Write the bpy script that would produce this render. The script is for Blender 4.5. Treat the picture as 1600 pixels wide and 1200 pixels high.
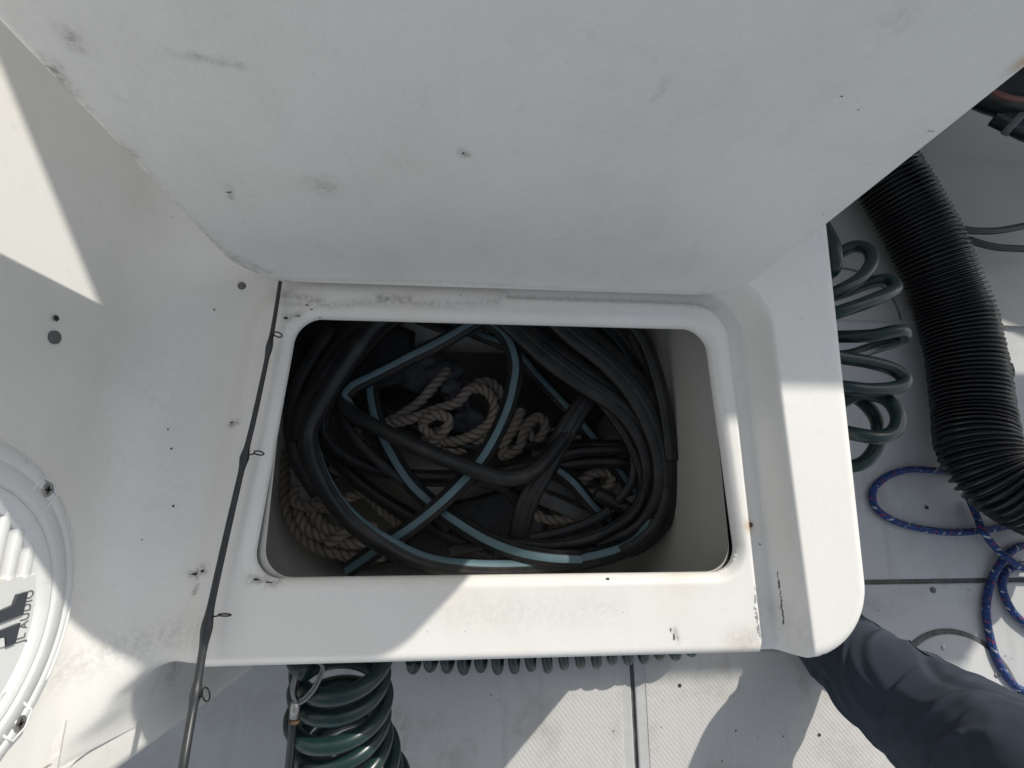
import bpy, bmesh, math, random
import numpy as np
from mathutils import Vector, Matrix
random.seed(7); rng = np.random.default_rng(7)
for o in list(bpy.data.objects): bpy.data.objects.remove(o, do_unlink=True)
S = bpy.context.scene
COL = S.collection

# ------------------------------------------------------------------ camera
FPX, HC = 800.0, 0.67                       # focal length in photo pixels (1600 wide), height over the seat
Z_ = np.array([70/FPX, 195/FPX, 1.0]); Z_ /= np.linalg.norm(Z_)
X_ = np.array([.997, -.0146, -.0718]); X_ -= X_.dot(Z_)*Z_; X_ /= np.linalg.norm(X_)
Y_ = np.cross(Z_, X_)
R_ = np.array([X_, Y_, Z_]); C_ = np.array([0, 0, HC])
cam = bpy.data.cameras.new('camera'); camo = bpy.data.objects.new('camera', cam); COL.objects.link(camo)
cam.sensor_width = 36; cam.lens = 36*FPX/1600; cam.clip_start = .01; cam.clip_end = 5000
M = Matrix.Identity(4)
for i in range(3):
    for j in range(3): M[i][j] = R_[i][j]
    M[i][3] = C_[i]
camo.matrix_world = M
S.camera = camo

# ------------------------------------------------------------------ light
CX, CY = .97, .976                          # metres the shadow runs left / aft per metre of height
SUN_EL = math.atan(1/math.hypot(CX, CY)); SUN_ROT = math.atan2(CX, CY)
w = bpy.data.worlds.new('World'); S.world = w; w.use_nodes = True
nt = w.node_tree; bg = nt.nodes['Background']
sky = nt.nodes.new('ShaderNodeTexSky'); sky.sky_type = 'NISHITA'; sky.sun_disc = False
sky.sun_elevation = SUN_EL; sky.sun_rotation = SUN_ROT; sky.dust_density = 1.5; sky.air_density = 1.0; sky.ozone_density = 1.0
hz = nt.nodes.new('ShaderNodeHueSaturation'); hz.inputs['Saturation'].default_value = .42; hz.inputs['Value'].default_value = 1.0   # thin white haze over the whole sky
nt.links.new(sky.outputs[0], hz.inputs['Color']); nt.links.new(hz.outputs[0], bg.inputs[0]); bg.inputs[1].default_value = .14
sl = bpy.data.lights.new('sun', 'SUN'); sl.energy = 3.5; sl.angle = math.radians(.7); sl.color = (1, .955, .88)
so = bpy.data.objects.new('sun', sl); COL.objects.link(so)
so.rotation_euler = Vector((-CX, -CY, -1)).to_track_quat('-Z', 'Y').to_euler(); so.location = (3, 3, 3)
S.view_settings.view_transform = 'Standard'; S.view_settings.look = 'None'
S.view_settings.gamma = 1; S.view_settings.exposure = .10; S.view_settings.use_curve_mapping = False
S.cycles.max_bounces = 10; S.cycles.diffuse_bounces = 6

# ------------------------------------------------------------------ helpers
def ray(px, py): return R_ @ np.array([(px-800)/FPX, (600-py)/FPX, -1.])
def P(px, py, z):
    r = ray(px, py); return C_ + r*((z-HC)/r[2])
def PX(px, py, x):
    r = ray(px, py); return C_ + r*(x/r[0])
def PY(px, py, y):
    r = ray(px, py); return C_ + r*(y/r[1])

def mesh(name, V, F, mat=None, parent=None, smooth=True, uv=None, attr=None, rust=None, kind=None, mats=None, midx=None):
    me = bpy.data.meshes.new(name)
    me.from_pydata([tuple(map(float, v)) for v in V], [], [tuple(map(int, f)) for f in F])
    if mats:
        for m in mats: me.materials.append(m)
        if midx is not None: me.polygons.foreach_set('material_index', np.array(midx, dtype=np.int32))
    elif mat: me.materials.append(mat)
    if smooth: me.polygons.foreach_set('use_smooth', [True]*len(me.polygons))
    if uv is not None:
        l = me.uv_layers.new(name='UVMap'); vi = np.zeros(len(me.loops), dtype=np.int32)
        me.loops.foreach_get('vertex_index', vi)
        l.data.foreach_set('uv', np.asarray(uv, dtype=np.float32)[vi].ravel())
    if attr is not None:
        a = me.attributes.new('dirt_groove', 'FLOAT', 'POINT'); a.data.foreach_set('value', np.asarray(attr, dtype=np.float32))
    if rust is not None:
        a = me.attributes.new('rust', 'FLOAT', 'POINT'); a.data.foreach_set('value', np.asarray(rust, dtype=np.float32))
    me.update()
    o = bpy.data.objects.new(name, me); COL.objects.link(o)
    if parent: o.parent = parent
    if kind: o['kind'] = kind
    return o
def tag(o, label, cat, group=None):
    o['label'] = label; o['category'] = cat
    if group: o['group'] = group
    return o
def empty(name, loc=(0, 0, 0)):
    o = bpy.data.objects.new(name, None); COL.objects.link(o); o.location = loc; o.empty_display_size = .05
    return o
def join(*parts):
    V, F = [], []; n = 0
    for v, f in parts:
        V += [tuple(p) for p in v]; F += [tuple(i+n for i in q) for q in f]; n += len(v)
    return V, F
def box(a, b):
    (x0, y0, z0), (x1, y1, z1) = a, b
    V = [(x0,y0,z0),(x1,y0,z0),(x1,y1,z0),(x0,y1,z0),(x0,y0,z1),(x1,y0,z1),(x1,y1,z1),(x0,y1,z1)]
    return V, [(0,3,2,1),(4,5,6,7),(0,1,5,4),(1,2,6,5),(2,3,7,6),(3,0,4,7)]
def spline(pts, step=.004, closed=False):
    """Catmull-Rom through pts (any width), resampled at even steps of the first three columns."""
    p = np.asarray(pts, float); n = len(p); out = []
    segs = n if closed else n-1
    for i in range(segs):
        if closed: a, b, c, d = p[(i-1) % n], p[i], p[(i+1) % n], p[(i+2) % n]
        else: a, b, c, d = p[max(i-1, 0)], p[i], p[i+1], p[min(i+2, n-1)]
        for t in np.linspace(0, 1, 24, endpoint=False):
            out.append(.5*((2*b)+(c-a)*t+(2*a-5*b+4*c-d)*t*t+(3*b-a-3*c+d)*t**3))
    out.append(p[0] if closed else p[-1]); out = np.array(out)
    s = np.r_[0, np.cumsum(np.linalg.norm(np.diff(out[:, :3], axis=0), axis=1))]
    m = max(4, int(s[-1]/step)); t = np.linspace(0, s[-1], m+1)
    return np.stack([np.interp(t, s, out[:, k]) for k in range(out.shape[1])], 1)
def frames(p, up=None):
    T = np.gradient(p[:, :3], axis=0); T /= np.linalg.norm(T, axis=1)[:, None]+1e-12
    N = np.zeros_like(T)
    if up is not None:
        u = np.asarray(up, float); N = u-(T@u)[:, None]*T
        N /= np.linalg.norm(N, axis=1)[:, None]+1e-9
    else:
        r = np.array([0, 0, 1.]) if abs(T[0][2]) < .9 else np.array([1., 0, 0])
        N[0] = r-T[0]*T[0].dot(r); N[0] /= np.linalg.norm(N[0])
        for i in range(1, len(T)):
            v = N[i-1]-T[i]*T[i].dot(N[i-1]); N[i] = v/np.linalg.norm(v)
    B = np.cross(T, N)
    return T, N, B
def sweep(p, rad, sides=14, caps=True, up=None, prof=None, roll=None, arc=None):
    """tube along p; rad scalar or array; prof(theta, s)->radius factor; arc=(a0,a1) open strip. returns V,F,UV"""
    T, N, B = frames(p, up); n = len(p)
    rad = np.broadcast_to(np.asarray(rad, float), (n,)); s = np.r_[0, np.cumsum(np.linalg.norm(np.diff(p[:, :3], axis=0), axis=1))]
    if arc: th = np.linspace(arc[0], arc[1], sides)
    else: th = np.linspace(0, 2*np.pi, sides, endpoint=False)
    V = []; UV = []
    for i in range(n):
        a = th + (roll[i] if roll is not None else 0)
        r = rad[i]*(prof(th, s[i]) if prof else 1.0)
        q = p[i, :3]+(np.cos(a)*r)[:, None]*N[i]+(np.sin(a)*r)[:, None]*B[i]
        V.append(q); UV.append(np.stack([th/(2*np.pi), np.full(sides, s[i])], 1))
    V = np.concatenate(V); UV = np.concatenate(UV); F = []
    m = sides-1 if arc else sides
    for i in range(n-1):
        for j in range(m):
            k = (j+1) % sides
            F.append((i*sides+j, i*sides+k, (i+1)*sides+k, (i+1)*sides+j))
    if caps and not arc:
        F.append(tuple(range(sides))[::-1]); F.append(tuple((n-1)*sides+j for j in range(sides)))
    return V, F, UV
def tube(name, p, rad, mat, parent=None, **k):
    V, F, UV = sweep(p, rad, **k); return mesh(name, V, F, mat, parent, uv=UV)
def disc(c, n, r, h, sides=24, bev=.15):
    """short bevelled cylinder from c along n"""
    n = np.asarray(n, float); n /= np.linalg.norm(n); c = np.asarray(c, float)
    a = np.cross(n, [0, 0, 1.]) if abs(n[2]) < .9 else np.cross(n, [1., 0, 0]); a /= np.linalg.norm(a); b = np.cross(n, a)
    th = np.linspace(0, 2*np.pi, sides, endpoint=False); V = []; F = []
    e = bev*min(r, abs(h))
    for rr, hh in ((r, 0), (r, h-e), (r-e, h)):
        V += [c+n*hh+rr*(math.cos(t)*a+math.sin(t)*b) for t in th]
    for k in range(2):
        for j in range(sides):
            q = (j+1) % sides; F.append((k*sides+j, k*sides+q, (k+1)*sides+q, (k+1)*sides+j))
    F.append(tuple(2*sides+j for j in range(sides)))
    return V, F
def blob(c, n, rx, ry, sides=18, seed=0, rough=.25, h=.0005):
    """flat irregular patch (a scuff, a chip) lying on a surface"""
    g = np.random.default_rng(seed); n = np.asarray(n, float); n /= np.linalg.norm(n)
    a = np.cross([0, 1., 0], n) if abs(n[1]) < .9 else np.cross([1., 0, 0], n); a /= np.linalg.norm(a); b = np.cross(n, a)
    th = np.linspace(0, 2*np.pi, sides, endpoint=False); r = 1+rough*(g.random(sides)-.5)*2
    V = [np.asarray(c)+n*h+a*rx*math.cos(t)*k+b*ry*math.sin(t)*k for t, k in zip(th, r)]
    return V, [tuple(range(sides))]

# ------------------------------------------------------------------ materials
def newmat(name, col=(.8,.8,.8), rough=.5, metal=0, spec=.5):
    m = bpy.data.materials.new(name); m.use_nodes = True
    b = m.node_tree.nodes['Principled BSDF']
    b.inputs['Base Color'].default_value = (*col, 1); b.inputs['Roughness'].default_value = rough
    b.inputs['Metallic'].default_value = metal; b.inputs['Specular IOR Level'].default_value = spec
    return m, m.node_tree, b
def N(nt, t, **k):
    n = nt.nodes.new(t)
    for a, v in k.items():
        if a in n.inputs: n.inputs[a].default_value = v
        else: setattr(n, a, v)
    return n
def ramp(nt, src, stops):
    r = nt.nodes.new('ShaderNodeValToRGB'); e = r.color_ramp.elements
    while len(e) < len(stops): e.new(.5)
    for el, (p, c) in zip(e, stops):
        el.position = p; el.color = (*c, 1) if len(c) == 3 else c
    nt.links.new(src, r.inputs[0]); return r
def mix(nt, fac, a, b):
    m = nt.nodes.new('ShaderNodeMix'); m.data_type = 'RGBA'
    for s, v in ((m.inputs[0], fac), (m.inputs[6], a), (m.inputs[7], b)):
        if hasattr(v, 'links') or isinstance(v, bpy.types.NodeSocket): nt.links.new(v, s)
        else: s.default_value = (*v, 1) if isinstance(v, tuple) else v
    return m.outputs[2]
def bump(nt, b, h, strength, dist=.001):
    n = nt.nodes.new('ShaderNodeBump'); n.inputs['Strength'].default_value = strength; n.inputs['Distance'].default_value = dist
    nt.links.new(h, n.inputs['Height'])
    prev = b.inputs['Normal'].links
    if prev: nt.links.new(prev[0].from_socket, n.inputs['Normal'])
    nt.links.new(n.outputs[0], b.inputs['Normal'])

def gelcoat(name, col, grain=.25, gscale=420, dirtcol=(.10,.095,.08), rough=.42, specks=.5, nonskid=False, grime=.1):
    m, nt, b = newmat(name, col, rough, 0, .45)
    tc = N(nt, 'ShaderNodeTexCoord'); ob = tc.outputs['Object']
    def noise(scale, detail=3, rough=.55):
        n = N(nt, 'ShaderNodeTexNoise'); n.inputs['Scale'].default_value = scale; n.inputs['Detail'].default_value = detail
        n.inputs['Roughness'].default_value = rough; nt.links.new(ob, n.inputs['Vector']); return n.outputs['Fac']
    big = ramp(nt, noise(5, 4), [(.35, (0,0,0)), (.75, (1,1,1))])
    c = mix(nt, big.outputs[0], col, tuple(x*y for x, y in zip(col, (.955, .945, .92))))
    fine = ramp(nt, noise(60, 6, .7), [(.58, (0,0,0)), (.82, (.28,.28,.28))])
    c = mix(nt, fine.outputs[0], c, tuple(x*.6 for x in col))
    gr1 = ramp(nt, noise(9, 8, .72), [(.50, (0,0,0)), (.72, (grime,)*3)]); c = mix(nt, gr1.outputs[0], c, tuple(x*y for x, y in zip(col, (.52, .49, .43))))
    st = N(nt, 'ShaderNodeTexNoise'); st.inputs['Scale'].default_value = 1.0; st.inputs['Detail'].default_value = 4
    mp0 = N(nt, 'ShaderNodeMapping'); mp0.inputs['Scale'].default_value = (34, 5, 5); mp0.inputs['Rotation'].default_value = (.2, .3, .5); nt.links.new(ob, mp0.inputs[0]); nt.links.new(mp0.outputs[0], st.inputs['Vector'])
    gr2 = ramp(nt, st.outputs['Fac'], [(.58, (0,0,0)), (.75, (grime*.8,)*3)]); c = mix(nt, gr2.outputs[0], c, tuple(x*.62 for x in col))
    # sparse dark specks of grit
    vo = N(nt, 'ShaderNodeTexVoronoi'); vo.inputs['Scale'].default_value = 46; nt.links.new(ob, vo.inputs['Vector'])
    th = N(nt, 'ShaderNodeMath', operation='MULTIPLY'); 
    sep = N(nt, 'ShaderNodeSeparateColor'); nt.links.new(vo.outputs['Color'], sep.inputs[0])
    pw = N(nt, 'ShaderNodeMath', operation='POWER'); nt.links.new(sep.outputs[0], pw.inputs[0]); pw.inputs[1].default_value = 9
    nt.links.new(pw.outputs[0], th.inputs[0]); th.inputs[1].default_value = .13*specks
    lt = N(nt, 'ShaderNodeMath', operation='LESS_THAN'); nt.links.new(vo.outputs['Distance'], lt.inputs[0]); nt.links.new(th.outputs[0], lt.inputs[1])
    sc = N(nt, 'ShaderNodeMath', operation='MULTIPLY'); nt.links.new(lt.outputs[0], sc.inputs[0]); sc.inputs[1].default_value = .8
    c = mix(nt, sc.outputs[0], c, (.12, .11, .10))
    # hand-placed dirt
    at = N(nt, 'ShaderNodeAttribute', attribute_name='dirt_groove')
    dn = noise(140, 5, .75); dr = ramp(nt, dn, [(.36, (0,0,0)), (.62, (1,1,1))])
    dm = N(nt, 'ShaderNodeMath', operation='MULTIPLY'); nt.links.new(at.outputs['Fac'], dm.inputs[0]); nt.links.new(dr.outputs[0], dm.inputs[1])
    c = mix(nt, dm.outputs[0], c, dirtcol)
    ar = N(nt, 'ShaderNodeAttribute', attribute_name='rust')
    c = mix(nt, ar.outputs['Fac'], c, (.50, .34, .17))
    nt.links.new(c, b.inputs['Base Color'])
    g = noise(gscale, 2); bump(nt, b, g, grain, .0008)
    bump(nt, b, noise(22, 2), .12, .002)
    rr = ramp(nt, noise(30, 3), [(.3, (rough-.06,)*3), (.7, (rough+.14,)*3)]); nt.links.new(rr.outputs[0], b.inputs['Roughness'])
    if nonskid:
        wv = N(nt, 'ShaderNodeTexWave', wave_type='BANDS', bands_direction='DIAGONAL'); wv.inputs['Scale'].default_value = 62
        mp = N(nt, 'ShaderNodeMapping'); mp.inputs['Rotation'].default_value = (0, 0, math.radians(-8)); mp.inputs['Scale'].default_value = (1.25, .8, 1)
        nt.links.new(ob, mp.inputs[0]); nt.links.new(mp.outputs[0], wv.inputs['Vector']); wv.inputs['Distortion'].default_value = .6; wv.inputs['Detail'].default_value = 1
        bump(nt, b, wv.outputs['Fac'], .17, .0015)
    return m
WHITE = (.785, .773, .735)
M_seat = gelcoat('seat gelcoat', WHITE, .2, 380, specks=.4)
M_wall = gelcoat('hull side gelcoat', (.77, .77, .745), .14, 300, specks=.7)
M_lid = gelcoat('lid gelcoat', (.79, .79, .775), .8, 150, specks=.2, rough=.42, grime=.14)
M_floor = gelcoat('deck gelcoat', (.52, .525, .52), .25, 300, specks=.5, rough=.5, grime=.4)
M_skid = gelcoat('non skid deck gelcoat', (.57, .56, .53), .25, 300, specks=.6, rough=.6, grime=.45, nonskid=True)
M_bulk = gelcoat('bulkhead gelcoat', (.46, .455, .425), .15, 300, specks=.4)
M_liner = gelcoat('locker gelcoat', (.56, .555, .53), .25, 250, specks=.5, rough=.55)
M_spk = gelcoat('speaker plastic', (.72, .73, .725), .05, 500, specks=.15, rough=.38)

def simple(name, col, rough, metal=0, spec=.5, nscale=60, var=.25, bumps=.0, bscale=200, dust=None):
    m, nt, b = newmat(name, col, rough, metal, spec)
    tc = N(nt, 'ShaderNodeTexCoord'); n = N(nt, 'ShaderNodeTexNoise'); n.inputs['Scale'].default_value = nscale; n.inputs['Detail'].default_value = 5
    nt.links.new(tc.outputs['Object'], n.inputs['Vector'])
    c = mix(nt, n.outputs['Fac'], tuple(x*(1-var) for x in col), tuple(min(1, x*(1+var)) for x in col))
    if dust:
        n2 = N(nt, 'ShaderNodeTexNoise'); n2.inputs['Scale'].default_value = 25; n2.inputs['Detail'].default_value = 8; n2.inputs['Roughness'].default_value = .7
        nt.links.new(tc.outputs['Object'], n2.inputs['Vector'])
        r = ramp(nt, n2.outputs['Fac'], [(.45, (0,0,0)), (.8, (dust[3],)*3)])
        c = mix(nt, r.outputs[0], c, dust[:3])
    nt.links.new(c, b.inputs['Base Color'])
    if bumps:
        n3 = N(nt, 'ShaderNodeTexNoise'); n3.inputs['Scale'].default_value = bscale; n3.inputs['Detail'].default_value = 3
        nt.links.new(tc.outputs['Object'], n3.inputs['Vector']); bump(nt, b, n3.outputs['Fac'], bumps, .001)
    return m
M_black = simple('black rubber', (.014, .015, .016), .5, dust=(.085, .08, .072, .45), bumps=.15)
M_blackgloss = simple('glossy black plastic', (.009, .010, .011), .28, bumps=.05)
M_duct = simple('black ribbed plastic', (.007, .008, .010), .26, spec=.5, dust=(.06, .058, .055, .14))
M_stripe = simple('pale blue stripe', (.12, .205, .235), .6, dust=(.07, .09, .10, .5), nscale=30)
M_green = simple('dark green tubing', (.009, .028, .025), .3, dust=(.05, .08, .07, .2))
M_rod = simple('graphite rod blank', (.022, .025, .028), .4, dust=(.07, .07, .07, .4), nscale=150)
M_guide = simple('dark rod guide', (.03, .028, .025), .35, .6)
M_dark = simple('dark grime', (.03, .028, .025), .8)
M_sealant = simple('grey seam sealant', (.10, .10, .095), .8, var=.6, nscale=120, bumps=.5, dust=(.30, .29, .27, .6))
M_seam = simple('beige seam filler', (.36, .34, .29), .8, var=.5, nscale=200)
M_steel = simple('worn stainless steel', (.42, .41, .39), .38, .9, dust=(.10, .08, .06, .5))
M_galv = simple('dull galvanised metal', (.16, .165, .165), .7, .2, var=.4, nscale=90, bumps=.4, dust=(.06, .055, .05, .7))
M_rust = simple('rust', (.13, .075, .04), .9)
M_ruststain = simple('pale rust stain', (.56, .43, .29), .7, var=.3, nscale=150)
M_bag = simple('dusty grey canvas', (.085, .09, .10), .8, var=.6, nscale=70, bumps=.5, dust=(.22, .22, .25, .5))
M_logo = simple('smoked logo plastic', (.05, .055, .065), .25)
M_letter = simple('grey lettering', (.16, .165, .17), .5)
M_clear = simple('smoky clear tubing', (.16, .17, .165), .2, 0, .8)

def rope_mat(name):
    m, nt, b = newmat(name, (.3,.25,.2), .85)
    uv = N(nt, 'ShaderNodeUVMap'); tc = N(nt, 'ShaderNodeTexCoord')
    n = N(nt, 'ShaderNodeTexNoise'); n.inputs['Scale'].default_value = 350; n.inputs['Detail'].default_value = 3; nt.links.new(tc.outputs['Object'], n.inputs['Vector'])
    n2 = N(nt, 'ShaderNodeTexNoise'); n2.inputs['Scale'].default_value = 18; n2.inputs['Detail'].default_value = 5; nt.links.new(tc.outputs['Object'], n2.inputs['Vector'])
    c = mix(nt, n2.outputs['Fac'], (.185, .158, .13), (.45, .39, .325))
    at = N(nt, 'ShaderNodeAttribute', attribute_name='dirt_groove')
    c = mix(nt, at.outputs['Fac'], c, (.035, .03, .027))     # darker in the grooves between the strands
    nt.links.new(c, b.inputs['Base Color']); bump(nt, b, n.outputs['Fac'], .6, .001)
    return m
M_rope = rope_mat('three strand rope')
def braid_mat():
    m, nt, b = newmat('blue braided rope', (.02,.06,.3), .75)
    uv = N(nt, 'ShaderNodeUVMap')
    mp = N(nt, 'ShaderNodeMapping'); mp.inputs['Scale'].default_value = (10, 260, 1); nt.links.new(uv.outputs[0], mp.inputs[0])
    ck = N(nt, 'ShaderNodeTexVoronoi'); ck.inputs['Scale'].default_value = 1; nt.links.new(mp.outputs[0], ck.inputs['Vector'])
    sp = N(nt, 'ShaderNodeSeparateColor'); nt.links.new(ck.outputs['Color'], sp.inputs[0])
    c = ramp(nt, sp.outputs[0], [(.0, (.012, .036, .125)), (.4, (.017, .052, .19)), (.85, (.026, .075, .24))]); c.color_ramp.interpolation = 'CONSTANT'
    # tracer yarns: small red and white flecks in short repeating bursts
    su = N(nt, 'ShaderNodeSeparateXYZ'); nt.links.new(uv.outputs[0], su.inputs[0])
    def m_(op, a_, b_):
        n_ = N(nt, 'ShaderNodeMath', operation=op)
        for k_, v_ in enumerate((a_, b_)):
            if isinstance(v_, (int, float)): n_.inputs[k_].default_value = v_
            else: nt.links.new(v_, n_.inputs[k_])
        return n_.outputs[0]
    f1 = m_('LESS_THAN', m_('FRACT', m_('MULTIPLY', su.outputs[1], 24.0), 0), .34)
    f2 = m_('LESS_THAN', m_('FRACT', m_('ADD', m_('MULTIPLY', su.outputs[1], 24.0), .45), 0), .30)
    ln1 = m_('LESS_THAN', m_('FRACT', m_('ADD', m_('MULTIPLY', su.outputs[0], 2.0), m_('MULTIPLY', su.outputs[1], 55.0)), 0), .30)
    pick = m_('GREATER_THAN', sp.outputs[1], .35)
    wm = m_('MULTIPLY', m_('MULTIPLY', f1, ln1), m_('GREATER_THAN', sp.outputs[1], .55)); rm = m_('MULTIPLY', m_('MULTIPLY', f2, ln1), pick)
    cc = mix(nt, rm, c.outputs[0], (.26, .045, .09)); cc = mix(nt, wm, cc, (.50, .50, .52))
    nt.links.new(cc, b.inputs['Base Color']); bump(nt, b, ck.outputs['Distance'], .5, .001)
    return m
M_braid = braid_mat()
def cloth_mat():
    m, nt, b = newmat('navy cotton', (.03,.036,.05), 1.0, 0, .05)
    tc = N(nt, 'ShaderNodeTexCoord')
    n2 = N(nt, 'ShaderNodeTexNoise'); n2.inputs['Scale'].default_value = 12; n2.inputs['Detail'].default_value = 6; nt.links.new(tc.outputs['Object'], n2.inputs['Vector'])
    c = mix(nt, n2.outputs['Fac'], (.036, .046, .064), (.058, .072, .094)); nt.links.new(c, b.inputs['Base Color'])
    wv = N(nt, 'ShaderNodeTexWave', wave_type='BANDS', bands_direction='DIAGONAL'); wv.inputs['Scale'].default_value = 420; wv.inputs['Distortion'].default_value = 2
    nt.links.new(tc.outputs['Object'], wv.inputs['Vector']); bump(nt, b, wv.outputs['Fac'], .5, .0008)
    b.inputs['Sheen Weight'].default_value = .04; b.inputs['Sheen Roughness'].default_value = .7
    return m
M_cloth = cloth_mat()
def water_mat():
    m, nt, b = newmat('sea water', (.02, .06, .075), .12)
    tc = N(nt, 'ShaderNodeTexCoord'); n = N(nt, 'ShaderNodeTexNoise'); n.inputs['Scale'].default_value = 1.2; n.inputs['Detail'].default_value = 6
    nt.links.new(tc.outputs['Object'], n.inputs['Vector']); bump(nt, b, n.outputs['Fac'], .5, .1); return m
M_water = water_mat()

# ------------------------------------------------------------------ setting: water, cabin floor, hull side, bulkhead
FZ = -.47                                    # deck level
mesh('water', [(-3000,-3000,-1.1),(3000,-3000,-1.1),(3000,3000,-1.1),(-3000,3000,-1.1)], [(0,1,2,3)], M_water, kind='structure')
floor = mesh('floor', *box((-1.3, -2.4, FZ-.06), (2.4, 1.3, FZ-.006)), M_sealant, smooth=False, kind='structure')
def slab(name, x0, y0, x1, y1, z0, z1, mat, parent, bev=.003):
    V, F = box((x0, y0, z0), (x1, y1, z1)); o = mesh(name, V, F, mat, parent, smooth=False)
    md = o.modifiers.new('bevel', 'BEVEL'); md.width = bev; md.segments = 2; return o
SX, SY = .3445, -.1615                       # the two deck seams
slab('floor_panel', -1.3, -2.4, SX-.004, 1.3, FZ-.006, FZ, M_floor, floor)
slab('floor_panel', SX+.004, -2.4, 2.4, SY-.005, FZ-.006, FZ, M_floor, floor)
slab('floor_panel', SX+.004, SY+.005, 2.4, 1.3, FZ-.006, FZ, M_floor, floor)
slab('nonskid_pad', -.16, -1.6, SX-.025, -.2, FZ-.001, FZ+.0012, M_skid, floor, .001)
slab('nonskid_pad', SX+.026, -1.6, .95, -.295, FZ-.001, FZ+.0012, M_skid, floor, .001)

# hull side on the left: a near upright wall that ends at a corner aft
def wall_x(y, z):
    R = .09; zz = z+.0065
    if zz < .05: x = -.4105
    elif zz < R: x = -.319-math.sqrt(R*R-(R-zz)**2)-.0004*(R-zz)/.04
    else: x = -.409-.02*(zz-R)
    return x-.0022 if y > -.2615 else x-.0004
ys = np.linspace(-.30, 1.25, 156); zs = np.r_[np.linspace(FZ, -.06, 30), np.linspace(-.055, .1, 80), np.linspace(.105, .62, 60)]
V = []; D = []
spots = []                                   # (y, z, ry, rz, amount) dirt on the hull side
for px, py, r, a in ((205, 470, .05, .15), (215, 1020, .02, .5), (190, 1000, .02, .4), (150, 1110, .02, .4), (230, 1060, .03, .5), (280, 1050, .02, .6), (100, 1180, .03, .3)):
    q = PX(px, py, -.405); spots.append((q[1], q[2], r, a))
for z in zs:
    for y in ys:
        V.append((wall_x(y, z), y, z)); D.append(max([a*math.exp(-(((y-b)**2+(z-c)**2)/r**2)) for b, c, r, a in spots]))
ny = len(ys); F = [(j*ny+i, j*ny+i+1, (j+1)*ny+i+1, (j+1)*ny+i) for j in range(len(zs)-1) for i in range(ny-1)]
n0 = len(V); V += [(-.52, y, .62) for y in ys]; D += [0]*ny
F += [((len(zs)-1)*ny+i, (len(zs)-1)*ny+i+1, n0+i+1, n0+i) for i in range(ny-1)]
n1 = len(V); V += [(-1.25, -.30, z) for z in zs]; D += [0]*len(zs)
F += [(n1+j, j*ny, (j+1)*ny, n1+j+1) for j in range(len(zs)-1)]
hull = mesh('hull_wall', V, F, M_seat, attr=D, kind='structure')
# upright sealed seam near its aft end
def wallpt(px, py):
    x = -.409
    for _ in range(8): p = PX(px, py, x); x = wall_x(p[1], p[2])
    return PX(px, py, x+.001)
pts = [wallpt(px, py) for px, py in ((205,1117),(190,1126),(150,1150),(110,1175),(70,1200),(30,1225))]
q = spline(pts, .006); q[:, :3] += rng.normal(0, .0005, q[:, :3].shape)
tube('seam', q, .0009*(1+.6*rng.random(len(q))), M_seam, hull, sides=6)
# screw hole and grommet in the hull side, small chips
p = PX(83, 497, -.411); mesh('screw_hole', *blob(p, (1,0,0), .0036, .0030, 16, 1, .08, .003), M_dark, hull)
p = PX(82, 527, -.411)
mesh('plug', *disc(p, (1, 0, 0), .0066, .004, 20), M_galv, hull)
for k, (px, py) in enumerate(((263, 671), (268, 701), (271, 791), (222, 843), (322, 555), (335, 484), (312, 447))):
    p = PX(px, py, -.395) if px < 250 else P(px, py, .004+max(0, (330-px))*.0002)
    pass

# bulkhead across the bow, with an added unseen opening, shaped to throw the sun patch on the deck
from mathutils.geometry import tessellate_polygon
BY = .95; BT = .34+(BY-.464)/CY
hole = []
for px, py in ((1414,556),(1440,534),(1553,509),(1600,527),(1700,566),(1700,597),(1600,591),(1440,586)):
    p = P(px, py, FZ); t = (BY-p[1])/CY; hole.append((p[0]+CX*t, p[2]+t))
outer = [(-.45, FZ), (2.35, FZ), (2.35, BT), (-.45, BT)]
tri = tessellate_polygon([[Vector((x, z, 0)) for x, z in outer], [Vector((x, z, 0)) for x, z in hole]])
allp = outer+hole; n = len(allp); V = [(x, BY, z) for x, z in allp]+[(x, BY+.012, z) for x, z in allp]
F = [tuple(t) for t in tri]+[tuple(i+n for i in t[::-1]) for t in tri]
for lp_ in (list(range(4)), list(range(4, n))):
    for i in range(len(lp_)): u, v = lp_[i], lp_[(i+1) % len(lp_)]; F.append((u, v, v+n, u+n))
bulk = mesh('bulkhead', V, F, M_bulk, smooth=False, kind='structure')
mesh('cap', *box((-.45, BY-.01, BT), (2.35, BY+.022, BT+.004)), M_bulk, bulk, smooth=False)
# forward part of the deck, a shallow step up, with an arched seam on it
p0, p1, p2 = P(1300, 496, FZ+.012), P(1432, 503, FZ+.012), P(1700, 512, FZ+.012)
V = [(p0[0]-.4, p0[1], FZ-.002), (p0[0]-.4, p0[1], FZ+.012), (p1[0], p1[1], FZ-.002), (p1[0], p1[1], FZ+.012), (2.3, p1[1]-.01, FZ-.002), (2.3, p1[1]-.01, FZ+.012), (2.3, BY, FZ+.012), (p0[0]-.4, BY, FZ+.012)]
mesh('step_panel', V, [(0,2,3,1),(2,4,5,3),(1,3,5,6,7)], M_bulk, floor, smooth=False)
pts = [P(px, py, FZ+.0125) for px, py in ((1270,427),(1290,420),(1312,419),(1338,424),(1361,436),(1382,452),(1395,469),(1403,486),(1407,500))]
tube('seam', spline(pts, .006), .0028, M_sealant, floor, sides=6)

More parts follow.
